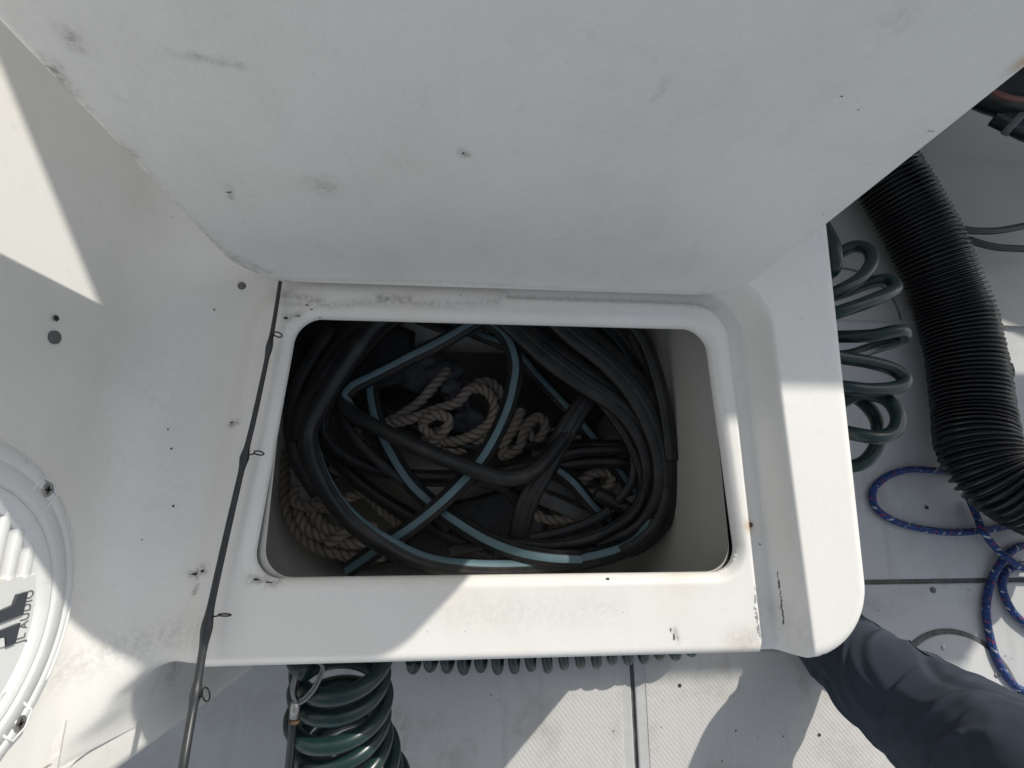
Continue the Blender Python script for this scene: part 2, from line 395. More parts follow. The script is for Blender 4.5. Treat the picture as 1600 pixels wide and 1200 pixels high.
# ------------------------------------------------------------------ the seat with the open locker
def ss(a, b, x):
    t = np.clip((x-a)/(b-a), 0, 1); return t*t*(3-2*t)
def warpL(x, y): return x-(y-.085)*.072*np.clip((.05-x)/.29, 0, 1)
def rrect(x, y, x0, x1, y0, y1, r):
    cx, cy = (x0+x1)/2, (y0+y1)/2
    qx = np.abs(x-cx)-(x1-x0)/2+r; qy = np.abs(y-cy)-(y1-y0)/2+r
    return np.hypot(np.maximum(qx, 0), np.maximum(qy, 0))+np.minimum(np.maximum(qx, qy), 0)-r
OX0, OX1, OY0, OY1, OR = -.2475, .3475, -.0815, .2545, .035
def op_sdf(x, y):
    xw = warpL(x, y); xw = xw+(y-.085)*.037*np.clip((x-.05)/.29, 0, 1)*(1-ss(.38, .42, x))
    return rrect(xw, y, OX0, OX1, OY0, OY1, OR)
def y_front(x): return -.1765-.085*np.clip((-.312-x)/.0945, 0, 1)**3.2
def out_d(x, y):
    xr = .497+.055*(y+.08); yf = y_front(x); Rr = .088
    qx = x-(xr-Rr); qy = (yf+Rr)-y
    sl_ = .085*3.2/.0945*np.clip((-.312-x)/.0945, 0, 1)**2.2
    d = np.minimum(xr-x, (y-yf)/np.sqrt(1+sl_**2))
    return np.where((qx > 0) & (qy > 0), Rr-np.hypot(qx, qy), d)
def seat_z(x, y):
    xl = warpL(x, y); z = np.zeros_like(x)
    do = op_sdf(x, y)
    z -= .0085*np.clip(1-do/.0115, 0, 1)**1.5
    z -= .0015*(1-ss(.0, .004, np.abs(do-.0125)))*0
    g = rrect(np.where(x < .05, xl, x), y, -.290, .368, -3, .286, .05)
    z -= .0065*ss(0, np.where(x < .05, .024, .008), g)
    right = ss(.30, .36, x)
    z += right*.046*ss(.026, .046, g)
    
    # concave sweep up into the hull side
    Rf = .09; t = np.clip((-.319-x), 0, .0892)
    z += Rf-np.sqrt(Rf*Rf-t*t)
    # rounded outer edge
    d = out_d(x, y); r = np.where(x > .37, .016, .010+.026*ss(.312, .36, -x))
    k = np.clip(1-d/r, 0, 1); z -= r*(1-np.sqrt(np.maximum(0, 1-k*k)))
    return z
h = .0025
gx = np.arange(-.4065, .5301, h); gy = np.r_[np.arange(-.2725, .47, h), np.arange(.48, .96, .01)]
X, Y = np.meshgrid(gx, gy)
X = X+(Y-.085)*(.072*np.clip((.05-X)/.29, 0, 1)*ss(-.40, -.36, X)-.037*np.clip((X-.05)/.29, 0, 1)*(1-ss(.38, .42, X))+.055*ss(.44, .49, X))
def Dall(x, y): return np.minimum(out_d(x, y), op_sdf(x, y))
for it in range(4):
    d = Dall(X, Y); sel = (d > -.8*h) & (d < .5*h)
    e = 1e-4
    gxx = (Dall(X+e, Y)-Dall(X-e, Y))/(2*e); gyy = (Dall(X, Y+e)-Dall(X, Y-e))/(2*e)
    n2 = np.maximum(gxx**2+gyy**2, .2)
    if it == 0: SEL = (d > -.5*h) & (d <= .5*h)
    X = np.where(SEL, X-d*gxx/n2, X); Y = np.where(SEL, Y-d*gyy/n2, Y)
keep = Dall(X, Y) > -1e-4
Zs = seat_z(X, Y)
idx = -np.ones(X.shape, int); idx[keep] = np.arange(keep.sum())
V = np.stack([X[keep], Y[keep], Zs[keep]], 1)
a, b, c, d = idx[:-1, :-1], idx[:-1, 1:], idx[1:, 1:], idx[1:, :-1]
ok = (a >= 0) & (b >= 0) & (c >= 0) & (d >= 0)
F = np.stack([a[ok], b[ok], c[ok], d[ok]], 1).tolist()
# triangles that close the stair corners
for q in ((a, b, c), (a, b, d), (b, c, d), (a, c, d)):
    o2 = (~ok) & (q[0] >= 0) & (q[1] >= 0) & (q[2] >= 0)
    F += np.stack([q[0][o2], q[1][o2], q[2][o2]], 1).tolist()
# skirts down from both rims
from collections import Counter
ec = Counter()
for f in F:
    for i in range(len(f)): ec[frozenset((f[i], f[(i+1) % len(f)]))] += 1
V = V.tolist(); low = {}
def lower(i):
    if i not in low:
        x, y, z = V[i]; low[i] = len(V); t_ = min(1, max(0, (-.312-x)/.05))
        if t_ > 0: V.append([x+(-.4102-x)*t_, y-.012*t_, z-.06-.05*t_])
        else: V.append([x, y, z-(.007 if op_sdf(np.array(x), np.array(y)) < .01 else .06)])
    return low[i]
for f in list(F):
    for i in range(len(f)):
        u, v = f[i], f[(i+1) % len(f)]
        if ec[frozenset((u, v))] == 1:
            if V[u][0] < -.4035 or V[v][0] < -.4035 or V[u][1] > .93: continue
            F.append((v, u, lower(u), lower(v)))
colidx = [int(i) for i in idx[:, 0] if i >= 0]
prof_up = [(-.319-math.sqrt(.09**2-(.09-zz)**2), zz-.0065) for zz in (.074, .080, .085)]+[(-.409-.02*zz, zz+.0835) for zz in (0, .01, .02, .04, .07, .1, .15, .2, .25, .3, .35, .4, .45, .5, .536)]
prev = colidx
for px_, pz_ in prof_up:
    cur = []
    for i in colidx: cur.append(len(V)); V.append([px_, V[i][1], pz_])
    for a_, b_, c_, d_ in zip(prev[:-1], prev[1:], cur[1:], cur[:-1]): F.append((a_, b_, c_, d_))
    prev = cur
VA = np.array(V)
# dirt: scuffs along the back of the lip, stains near the front, smears
dirt_groove = np.zeros(len(VA))
def smear(path, z, rad, amt):
    global dirt_groove
    p = [P(a_, b_, z) for a_, b_ in path]
    for i in range(len(p)-1):
        A, B = p[i][:2], p[i+1][:2]; ab = B-A; t = np.clip(((VA[:, :2]-A)@ab)/(ab@ab+1e-12), 0, 1)
        dd = np.linalg.norm(VA[:, :2]-(A+t[:, None]*ab), axis=1); dirt_groove = np.maximum(dirt_groove, amt*np.exp(-(dd/rad)**2))
smear([(440,470),(520,478),(600,470),(700,476),(780,470)], 0, .007, .38)
smear([(590,466),(640,468)], 0, .006, .8); smear([(600,460),(604,475)], 0, .003, .8)
smear([(440,460),(475,466),(500,470)], 0, .008, .5); smear([(450,497),(470,490)], 0, .006, .5)
smear([(800,462),(1000,470),(1120,478)], 0, .006, .3)
smear([(1150,1000),(1182,1000)], 0, .014, .28); smear([(1055,985),(1060,1000)], 0, .004, .5)
smear([(390,905),(430,912)], 0, .005, .7); smear([(700,960),(960,950)], 0, .02, .12); smear([(300,900),(315,890)], 0, .006, .8)
smear([(360,662),(368,660)], 0, .004, .9); smear([(296,895),(318,892)], 0, .004, .9); smear([(300,930),(306,915)], 0, .003, .8)
smear([(265,560),(262,830)], .01, .03, .07); smear([(160,1020),(300,985)], 0, .02, .25)
smear([(1270,1000),(1245,960)], .046, .012, .2)
seat = empty('bow_seat', (.05, .1, 0)); tag(seat, 'white moulded bow seat with an open rectangular locker full of hose and rope', 'boat seat')
seat.location = (0, 0, 0)
ru = np.zeros(len(VA))
for px_, py_, r_, a_ in ((1172, 822, .0075, .8), (1165, 1003, .014, .22), (1150, 1010, .02, .12), (700, 935, .03, .05), (1060, 900, .02, .12), (480, 470, .03, .08), (640, 470, .03, .10)):
    p_ = P(px_, py_, 0); ru = np.maximum(ru, a_*np.exp(-((VA[:, 0]-p_[0])**2+(VA[:, 1]-p_[1])**2)/r_**2))
deckm = mesh('seat_deck', VA, F, M_seat, seat, attr=dirt_groove, rust=ru)
bm = bmesh.new(); bm.from_mesh(deckm.data)
vs_ = [v for v in bm.verts if -.4035 < v.co.x < -.300 and v.co.y < -.150]
for _ in range(14): bmesh.ops.smooth_vert(bm, verts=vs_, factor=.5, use_axis_x=True, use_axis_y=True, use_axis_z=True)
bm.to_mesh(deckm.data); bm.free()
# seat base below, recessed
mesh('seat_base', *join(box((-.404, -.16, FZ), (-.395, BY, -.05)), box((.437, -.10, FZ), (.447, BY, -.04)), box((-.40, -.168, FZ), (.40, -.162, -.055)), ([(.40,-.168,FZ),(.447,-.10,FZ),(.447,-.10,-.04),(.40,-.168,-.04)],[(0,1,2,3)])), M_floor, seat, smooth=False)
# screws and chips on the seat
def seatpt(px, py, z=0):
    for _ in range(5):
        p = P(px, py, z); z = float(seat_z(np.array(p[0]), np.array(p[1])))
    return P(px, py, z)
p = seatpt(1172, 820); mesh('screw', *disc(p-np.array([0,0,.001]), (0, 0, 1), .0034, .0025, 16), M_rust, seat); 
p = seatpt(377, 447, .01); mesh('screw', *disc(p-np.array([0,0,.002]), (.4, 0, .9), .0052, .005, 16), M_galv, seat)
chips = []
for k, (px, py, rx, ry) in enumerate(((263,671,.0016,.0016),(268,701,.0017,.0015),(271,791,.0021,.0017),(222,843,.001,.001),(335,484,.0012,.002),(363,660,.003,.0012),(305,897,.006,.0016),(317,892,.0028,.0022),
        (720,462,.001,.001),(1187,850,.0014,.0014),(447,497,.004,.002),(466,494,.004,.0012),(400,906,.006,.0015),(420,910,.007,.0012),(950,905,.003,.002),(487,484,.002,.0012),(480,477,.003,.0012),(500,497,.0025,.0008),(1053,995,.001,.005),(1048,984,.0008,.003))):
    chips.append(blob(seatpt(px, py), (0, 0, 1), rx*.8, ry*.8, 22, k+20, .5, .0007))
mesh('grit', *join(*chips), M_dark, seat, kind='stuff')
crk = []
for k in range(26):
    t = k/25; px = 1215+8*t+random.uniform(-1.5, 1.5); py = 895+78*t
    crk.append(blob(seatpt(px, py), (.3, 0, .95), random.uniform(.0006, .0017), random.uniform(.0012, .0032), 8, k+70, .4, .0009))
mesh('crack', *join(*crk), M_dark, seat)

# locker liner: flares under the lip on three sides
def ring(off, z, n=96, r=.05):
    l, rt, fr, bk = off; out = []
    x0, x1, y0, y1 = OX0-l, OX1+rt, OY0-fr, OY1+bk
    per = []
    for cx, cy, a0 in ((x1-r, y1-r, 0), (x0+r, y1-r, 90), (x0+r, y0+r, 180), (x1-r, y0+r, 270)):
        for k in range(12):
            t = math.radians(a0+90*k/11); per.append((cx+r*math.cos(t), cy+r*math.sin(t), z))
    return per
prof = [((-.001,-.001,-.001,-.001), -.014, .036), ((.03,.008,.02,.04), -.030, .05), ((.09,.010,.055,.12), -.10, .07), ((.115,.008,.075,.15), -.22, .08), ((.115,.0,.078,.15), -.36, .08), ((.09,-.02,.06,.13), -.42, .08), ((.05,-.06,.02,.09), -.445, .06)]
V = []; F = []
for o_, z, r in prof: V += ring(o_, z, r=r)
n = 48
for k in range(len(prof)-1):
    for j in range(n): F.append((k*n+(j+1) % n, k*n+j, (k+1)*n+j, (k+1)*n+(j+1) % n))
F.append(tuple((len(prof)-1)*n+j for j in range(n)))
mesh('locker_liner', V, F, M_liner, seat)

# ------------------------------------------------------------------ the hatch lid, standing open
LY, LX0, LX1, LZ0, LZ1 = .2985, -.301, .386, .0025, .486
lid = empty('hatch_lid', (0, 0, 0)); tag(lid, 'white textured hatch lid standing open behind the locker', 'hatch lid')
hh = .003
gx = np.arange(LX0-hh, LX1+hh*1.01, hh); gz = np.arange(LZ0-hh, LZ1+hh*1.01, hh)
X, Zg = np.meshgrid(gx, gz)
def lid_sdf(x, z): return rrect(x, z, LX0, LX1, LZ0, LZ1+.0, .075)*(z < .25)+rrect(x, z, LX0, LX1, LZ0, LZ1, .03)*(z >= .25)
for it in range(4):
    d = -lid_sdf(X, Zg); e = 1e-4
    if it == 0: SEL = (d > -.5*hh) & (d <= .5*hh)
    g1 = (-lid_sdf(X+e, Zg)+lid_sdf(X-e, Zg))/(2*e); g2 = (-lid_sdf(X, Zg+e)+lid_sdf(X, Zg-e))/(2*e); n2 = np.maximum(g1**2+g2**2, .2)
    X = np.where(SEL, X-d*g1/n2, X); Zg = np.where(SEL, Zg-d*g2/n2, Zg)
dd = -lid_sdf(X, Zg); keep = dd > -1e-4
r = .007; k = np.clip(1-dd/r, 0, 1); Yl = LY+r*(1-np.sqrt(np.maximum(0, 1-k*k)))
idx = -np.ones(X.shape, int); idx[keep] = np.arange(keep.sum())
V = np.stack([X[keep], Yl[keep], Zg[keep]], 1)
a, b, c, d = idx[:-1, :-1], idx[:-1, 1:], idx[1:, 1:], idx[1:, :-1]; ok = (a >= 0) & (b >= 0) & (c >= 0) & (d >= 0)
F = np.stack([a[ok], b[ok], c[ok], d[ok]], 1).tolist()
for q in ((a, b, c), (a, b, d), (b, c, d), (a, c, d)):
    o2 = (~ok) & (q[0] >= 0) & (q[1] >= 0) & (q[2] >= 0); F += np.stack([q[0][o2], q[1][o2], q[2][o2]], 1).tolist()
ec = Counter()
for f in F:
    for i in range(len(f)): ec[frozenset((f[i], f[(i+1) % len(f)]))] += 1
V = V.tolist(); low = {}; rim = []
def back(i):
    if i not in low: low[i] = len(V); V.append([V[i][0], LY+.032, V[i][2]])
    return low[i]
for f in list(F):
    for i in range(len(f)):
        u, v = f[i], f[(i+1) % len(f)]
        if ec[frozenset((u, v))] == 1: F.append((v, u, back(u), back(v)))
VA = np.array(V); dl = np.zeros(len(VA))
def lsmear(path, rad, amt):
    global dl
    p = [PY(a_, b_, LY)[[0, 2]] for a_, b_ in path]; Q = VA[:, [0, 2]]
    for i in range(len(p)-1):
        A, B = p[i], p[i+1]; ab = B-A; t = np.clip(((Q-A)@ab)/(ab@ab+1e-12), 0, 1)
        e_ = np.linalg.norm(Q-(A+t[:, None]*ab), axis=1); dl = np.maximum(dl, amt*np.exp(-(e_/rad)**2))
lsmear([(75,105),(110,160),(150,205),(195,240)], .009, 1.0); lsmear([(195,240),(260,310),(340,390),(400,425)], .007, .6)
lsmear([(105,50),(118,72)], .006, .6); lsmear([(300,88),(340,96),(378,102)], .0035, .5); lsmear([(250,80),(300,90)], .004, .25)
lsmear([(357,292),(362,310)], .003, .8); lsmear([(722,238),(728,242)], .004, .9); lsmear([(1020,160),(1036,140),(1040,125)], .003, .28)
lsmear([(505,290),(510,294)], .014, .42); lsmear([(1400,30),(1404,34)], .012, .2); lsmear([(1175,462),(1215,445)], .005, .5)
lsmear([(440,436),(700,440),(900,452),(1150,458)], .004, .25); lsmear([(350,395),(420,425)], .008, .5)
pr_ = PY(1598, 98, LY); rl_ = .75*np.exp(-(((VA[:, 0]-pr_[0])/.006)**2+((VA[:, 2]-pr_[2])/.009)**2))
lidm = mesh('lid_panel', VA, F, M_lid, lid, attr=dl*.8, rust=rl_)
bk = rrect
mesh('lid_back', *box((LX0+.03, LY+.026, LZ0+.03), (LX1-.03, LY+.032, LZ1-.03)), M_lid, lid, smooth=False)
lsp = []
for k_, (px, py, rx, rz) in enumerate(((724,239,.0026,.0012),(357,300,.001,.004),(1457,205,.0012,.0012),(1341,171,.0009,.001),(1452,204,.0007,.002),(1287,335,.001,.001),(1315,150,.0008,.0015),(380,345,.0012,.0008),(270,338,.001,.001))):
    lsp.append(blob(PY(px, py, LY), (0, -1, 0), rx*.6, rz*.7, 10, 90+k_, .4, .0005))
mesh('grit', *join(*lsp), M_dark, lid, kind='stuff')

# ------------------------------------------------------------------ loudspeaker on the hull side
SC = np.array([-.4105, -.0967, .2245])
spk = empty('loudspeaker', SC); tag(spk, 'round white loudspeaker with slotted grille on the left hull side', 'loudspeaker')
def W(u, v, h): return (h+.0, u, v)          # local to the empty
def lathe(prof, sides=128):
    V = []; F = []
    for r, h in prof:
        for k in range(sides):
            t = 2*math.pi*k/sides; V.append(W(r*math.cos(t), r*math.sin(t), h))
    for i in range(len(prof)-1):
        for k in range(sides):
            q = (k+1) % sides; F.append((i*sides+k, i*sides+q, (i+1)*sides+q, (i+1)*sides+k))
    return V, F
mesh('flange', *lathe([(.160, 0), (.160, .003), (.157, .0065), (.150, .0085), (.1445, .0090), (.1440, .0082), (.1428, .0082), (.1422, .0090), (.1300, .0105), (.1245, .0105), (.1238, .0080), (.1225, .0080)]), M_spk, spk)
# grille: a disc with real slots, made of bars over a dark cup
mesh('cone', *lathe([(.0001, .0015), (.1226, .0015)], 64), M_dark, spk)
R0 = .1222; RS = .1045; pitch = .0168
def slat(v0, v1, a0, a1):
    V = []
    for u in np.linspace(a0, a1, 10):
        for v, h_ in ((v0, .002), (v0, .0088), (v0+.0012, .0098), (v1-.0012, .0098), (v1, .0088), (v1, .002)): V.append(W(u, v, h_))
    return V, [(i*6+j, i*6+j+1, (i+1)*6+j+1, (i+1)*6+j) for i in range(9) for j in range(5)]+[(0,1,2,3,4,5), (54,55,56,57,58,59)]
for k in range(-6, 7):
    vc = k*pitch-.004; v0, v1 = vc-.0048, vc+.0048
    xm = math.sqrt(max(.0001, (RS+.006)**2-min(abs(v0), abs(v1))**2))
    if vc < -.052: mesh('grille_slat', *slat(v0, v1, -xm, -.058), M_spk, spk); mesh('grille_slat', *slat(v0, v1, .036, xm), M_spk, spk)
    else: mesh('grille_slat', *slat(v0, v1, -xm, xm), M_spk, spk)
V = [W(u, v, h_) for h_ in (.002, .0096) for u, v in ((-.060, -.105), (.038, -.105), (.038, -.048), (-.060, -.048))]
mesh('badge_plate', V, [(4,5,6,7),(0,1,5,4),(1,2,6,5),(2,3,7,6),(3,0,4,7)], M_spk, spk, smooth=False)
mesh('grille_rim', *lathe([(.1224, .002), (.1224, .0102), (.1205, .0108), (.1180, .0100), (RS, .0097), (RS, .002)]), M_spk, spk)
# four screw pockets
for ang in (-38.5, 51.5, 141.5, 231.5):
    t = math.radians(ang); cu, cv = .1475*math.cos(t), .1475*math.sin(t)
    s_ = mesh('screw', *disc(W(cu, cv, .0075), (1, 0, 0), .0068, .0022, 24), M_steel, spk)
    mesh('socket', *join(*[blob(W(cu, cv, .0097), (1, 0, 0), a_, b_, 12, 3, .05, .0003) for a_, b_ in ((.0045, .0013), (.0013, .0045))]), M_dark, s_)
    e1 = np.array([math.cos(t), math.sin(t)]); e2 = np.array([-math.sin(t), math.cos(t)]); cc = np.array([cu, cv])
    ln = [cc-e1*.012+e2*.013, cc+e1*.004+e2*.013, cc+e1*.0088, cc+e1*.004-e2*.013, cc-e1*.012-e2*.013]
    tube('pocket_rim', np.array([W(a_[0], a_[1], .0088) for a_ in ln]), .0013, M_spk, spk, sides=6)
    # raised moulding line between pockets
    am = [W(.1525*math.cos(t+math.radians(x)), .1525*math.sin(t+math.radians(x)), .0083) for x in np.linspace(14, 76, 24)]
    tube('moulding', np.array(am), .0011, M_spk, spk, sides=6)
# badge: two dark facets and the lettering under them
def wp(px, py):
    q = PX(px, py, SC[0]+.010); return q[1]-SC[1], q[2]-SC[2]
def badge(poly, mat, name, h0, h1, par):
    n = len(poly); V = [W(u, v, h0) for u, v in poly]+[W(u, v, h1) for u, v in poly]
    F = [tuple(range(n, 2*n))]+[(i, (i+1) % n, n+(i+1) % n, n+i) for i in range(n)]
    return mesh(name, V, F, mat, par, smooth=False)
badge([wp(*a_) for a_ in ((-30,964),(0,953),(18,945),(24,929),(40,924),(32,960),(0,972),(-30,984))], M_logo, 'badge', .0095, .0125, spk)
badge([wp(*a_) for a_ in ((-30,996),(0,984),(28,973),(20,1005),(6,1011),(5,995),(-30,1002))], M_logo, 'badge', .0095, .0125, spk)
badge([wp(*a_) for a_ in ((-30,1004),(3,996),(4,1010),(-30,1018))], M_spk, 'badge_edge', .0095, .0118, spk)
cu = bpy.data.curves.new('lettering', 'FONT'); cu.body = 'JL AUDIO'; cu.size = .0135; cu.extrude = .0003; cu.space_character = 1.12; cu.offset = .00012
to = bpy.data.objects.new('tmp', cu); COL.objects.link(to)
dg = bpy.context.evaluated_depsgraph_get(); tm = bpy.data.meshes.new_from_object(to.evaluated_get(dg)); bpy.data.objects.remove(to)
co = np.array([v.co[:] for v in tm.vertices]); wd = co[:, 0].max()
a0 = np.array(wp(37, 1003)); a1 = np.array(wp(53, 921)); e1 = (a1-a0)/np.linalg.norm(a1-a0); e2 = np.array([-e1[1], e1[0]]); sc_ = np.linalg.norm(a1-a0)/wd
for v, c_ in zip(tm.vertices, co):
    q = a0+e1*c_[0]*sc_+e2*(c_[1]*sc_*1.35-.0005); v.co = W(q[0], q[1], .0099+c_[2])
tm.materials.append(M_letter); tm.name = 'lettering'
lo = bpy.data.objects.new('lettering', tm); COL.objects.link(lo); lo.parent = spk

# ------------------------------------------------------------------ fishing rod lying across the locker lip
rod = empty('fishing_rod', (0, 0, 0)); tag(rod, 'thin dark fishing rod leaning across the left rim of the locker', 'fishing rod')
rp = [P(438, 440, .014), P(425, 520, .016), P(400, 640, .018), P(382, 715, .018), P(352, 845, .018), P(327, 960, .020), P(308, 1070, .030), P(294, 1150, .045), P(283, 1215, .065), P(268, 1300, .10)]
q = spline(rp, .005); L = np.linspace(0, 1, len(q)); rr = .0024+.0024*L
def bulge(c, wdt, a): return a*np.exp(-((L-c)/wdt)**2)
def frac(px, py):
    t = P(px, py, .018); return L[np.argmin(np.linalg.norm(q[:, :2]-t[:2], axis=1))]
f1, f2, f3, f4 = frac(422, 533), frac(387, 716), frac(331, 966), frac(308, 1080)
rr = rr+bulge(f1+.012, .016, .0016)+bulge(f2, .014, .0022)+bulge(f3+.018, .022, .0022)+bulge(f4, .012, .0016)
tube('blank', q, rr, M_rod, rod, sides=14)
for (a_, b_, sz) in (((424, 525), (438, 522), .7), ((393, 710), (409, 707), .8), ((336, 963), (357, 960), 1.0), ((311, 1090), (326, 1083), 1.5)):
    A = P(*a_, .020 if sz < 1.4 else .034); B = P(*b_, .026 if sz < 1.4 else .045)
    t = np.linspace(0, 2*np.pi, 25); ctr = A+(B-A)*.72; e1 = (B-A)/np.linalg.norm(B-A); e3 = np.array([0, .35, .94]) if sz < 1.4 else np.array([.25, .9, .35])
    e3 = e3-e1*e1.dot(e3); e3 /= np.linalg.norm(e3); rg = np.linalg.norm(B-A)*.36
    loop = np.array([ctr+rg*(math.cos(x)*e1+math.sin(x)*e3) for x in t])
    g_ = mesh('guide', *join(sweep(loop, .0009, 8)[:2], sweep(np.array([A-e1*.002, A+(ctr-A)*.35, ctr-e1*rg]), .0009, 6)[:2]), M_guide, rod)

# ------------------------------------------------------------------ hose and rope inside the locker
def path(pts, dz=0): return np.array([P(a_, b_, c_+dz) for a_, b_, c_ in pts])
def hose(pts, rad, label, mat=M_black, stripe=None, flat=None, roll=0.0, name='black_hose', group='hoses lying in the locker'):
    raw = spline(np.array([np.r_[P(p[0], p[1], p[2]), (p[3] if len(p) > 3 else roll)] for p in pts]), .005)
    rl = np.radians(raw[:, 3])
    def grv(th):
        a_ = np.abs((th+np.pi) % (2*np.pi)-np.pi); return 1-.13*np.exp(-((a_-.78)/.13)**2)-.05*np.exp(-((a_-1.75)/.2)**2)
    gg = np.random.default_rng(len(pts)*7+int(pts[0][0])); k1, k2 = gg.uniform(20, 45), gg.uniform(0, 6)
    def pr(th, s): return grv(th)*(1+.035*math.sin(s*k1+k2))*(1/np.sqrt((np.cos(th)/flat)**2+np.sin(th)**2) if flat else 1)
    rad = rad*.82
    V, F, UV = sweep(raw, rad, 40, up=(0, 0, 1), roll=rl, prof=pr)
    o = mesh(name, V, F, mat, uv=UV); tag(o, label, 'hose', group)
    if stripe:
        V, F, UV = sweep(raw, rad*1.012+.0004, 9, up=(0, 0, 1), roll=rl, prof=pr, arc=(-stripe, stripe))
        mesh('stripe', V, F, M_stripe, o, uv=UV)
    return o
ST = .38
hose([(790,480,-.20),(745,503,-.20),(690,535,-.20),(640,560,-.21),(585,588,-.22,0),(552,605,-.225,0),(538,622,-.23,-25),(548,645,-.225,-100),(590,668,-.21,-130),(650,697,-.195,-130),(720,726,-.185,-130),(775,745,-.185,-130),(810,746,-.19,-120),(838,733,-.20,-120),(868,700,-.22,-120),(905,650,-.25,-110),(922,615,-.27,-100)],
     .0165, 'blue striped hose bent sharply at the left and crossing the middle with its stripe hidden', stripe=ST, name='striped_hose')
hose([(590,585,-.29),(580,600,-.285),(584,640,-.28),(600,686,-.275),(636,748,-.27),(675,787,-.265),(715,816,-.245),(760,843,-.225),(810,862,-.215),(860,871,-.21),(906,873,-.212)],
     .0185, 'blue striped hose ending in a cut end near the front lip', stripe=ST, name='striped_hose')
hose([(690,492,-.24),(750,500,-.235),(788,525,-.23),(804,565,-.23),(801,605,-.23),(790,645,-.23),(768,692,-.23),(742,731,-.225),(700,776,-.225),(650,818,-.235),(605,848,-.25),(570,873,-.262),(545,890,-.27)],
     .0178, 'blue striped hose arching from the back and running down to the lower left', stripe=ST, name='striped_hose')
hose([(690,470,-.17,-130),(600,498,-.165,-130),(560,540,-.165,-130),(520,600,-.17,-130),(483,668,-.18,-120),(487,715,-.18,-100),(512,770,-.18,-90),(555,820,-.18,-75),(610,856,-.19,-60),(670,880,-.20,-50),(745,888,-.213,-38),(830,885,-.222,-30),(910,876,-.228,-25),(980,856,-.23,-30),(1016,826,-.23,-60),(1034,780,-.23,-90),(1043,720,-.225,-90),(1036,650,-.22,-90),(1012,590,-.22,-90),(975,530,-.22,-90),(930,485,-.22,-90)],
     .0185, 'blue striped hose making the widest loop round the whole pile', stripe=ST, name='striped_hose')
hose([(800,540,-.33),(840,590,-.325),(880,632,-.32),(925,685,-.32),(965,735,-.325),(990,770,-.33)], .0165, 'blue striped hose low in the dark right of the rope', stripe=ST, name='striped_hose')
hose([(870,735,-.30),(895,755,-.30),(925,790,-.30),(950,812,-.305)], .0165, 'short striped hose beside the grey anchor bars', stripe=ST, name='striped_hose')
hose([(690,500,-.30),(725,515,-.30),(770,532,-.295),(812,548,-.29)], .014, 'striped hose just under the back lip', stripe=ST, name='striped_hose')
# plain black ones
hose([(640,480,-.24),(560,500,-.235),(510,560,-.235),(478,620,-.24),(474,680,-.25),(495,740,-.26),(540,800,-.275)], .0165, 'plain black hose beside the widest loop at the upper left')
hose([(700,478,-.29),(620,500,-.285),(560,560,-.28),(520,620,-.28),(505,668,-.285),(530,705,-.29),(585,733,-.29),(660,744,-.285),(740,742,-.28),(820,728,-.285),(900,706,-.29),(985,702,-.29)], .0145, 'plain black hose running level across the middle under the strap')
hose([(450,560,-.34),(468,620,-.335),(505,690,-.33),(560,752,-.325),(630,800,-.32),(700,838,-.30),(770,868,-.29)], .0165, 'plain black hose slanting from the left wall to the front')
hose([(935,600,-.235),(905,640,-.232),(872,695,-.228),(845,745,-.228),(822,790,-.235),(808,850,-.26)], .023, 'thick black hose slanting down right of the centre', flat=.5)
hose([(770,470,-.20),(840,535,-.20),(905,585,-.20),(975,632,-.205),(1012,680,-.21),(1026,740,-.22),(1015,790,-.25),(985,820,-.30),(930,825,-.34)], .036, 'wide flat black hose across the upper right of the locker', flat=.28)
hose([(850,470,-.17),(900,520,-.175),(950,560,-.18),(1000,615,-.185),(1035,690,-.19),(1042,760,-.20),(1022,815,-.23),(985,845,-.28),(930,850,-.33)], .034, 'wide flat black hose lying outermost at the right wall', flat=.35)
hose([(905,612,-.25),(930,618,-.245),(965,660,-.24),(995,715,-.24),(1006,765,-.24),(985,805,-.24),(930,838,-.24),(860,852,-.245),(780,845,-.26)], .0135, 'thin black hose curving down inside the right loops')
hose([(830,712,-.30),(900,700,-.30),(960,698,-.295),(1010,700,-.29)], .018, 'black hose lying level above the anchor bars')
hose([(840,735,-.305),(900,724,-.305),(960,722,-.30),(1005,730,-.30)], .015, 'second black hose lying level close above the anchor bars')
hose([(960,478,-.15),(1000,520,-.155),(1022,570,-.16),(1040,640,-.17),(1050,720,-.18)], .014, 'thin black hose nearest the right wall at the back', flat=.5)
hose([(930,770,-.27),(985,800,-.265),(1000,830,-.262),(960,852,-.262),(900,862,-.265)], .017, 'black hose bending back near the front right corner')
hose([(520,600,-.37),(600,640,-.365),(700,690,-.36),(780,700,-.36),(850,690,-.36),(940,640,-.36),(985,570,-.36),(960,500,-.36)], .017, 'black hose deep under the rope knot')
hose([(470,520,-.33),(455,600,-.34),(470,680,-.35),(520,750,-.36)], .017, 'black hose down against the left wall')

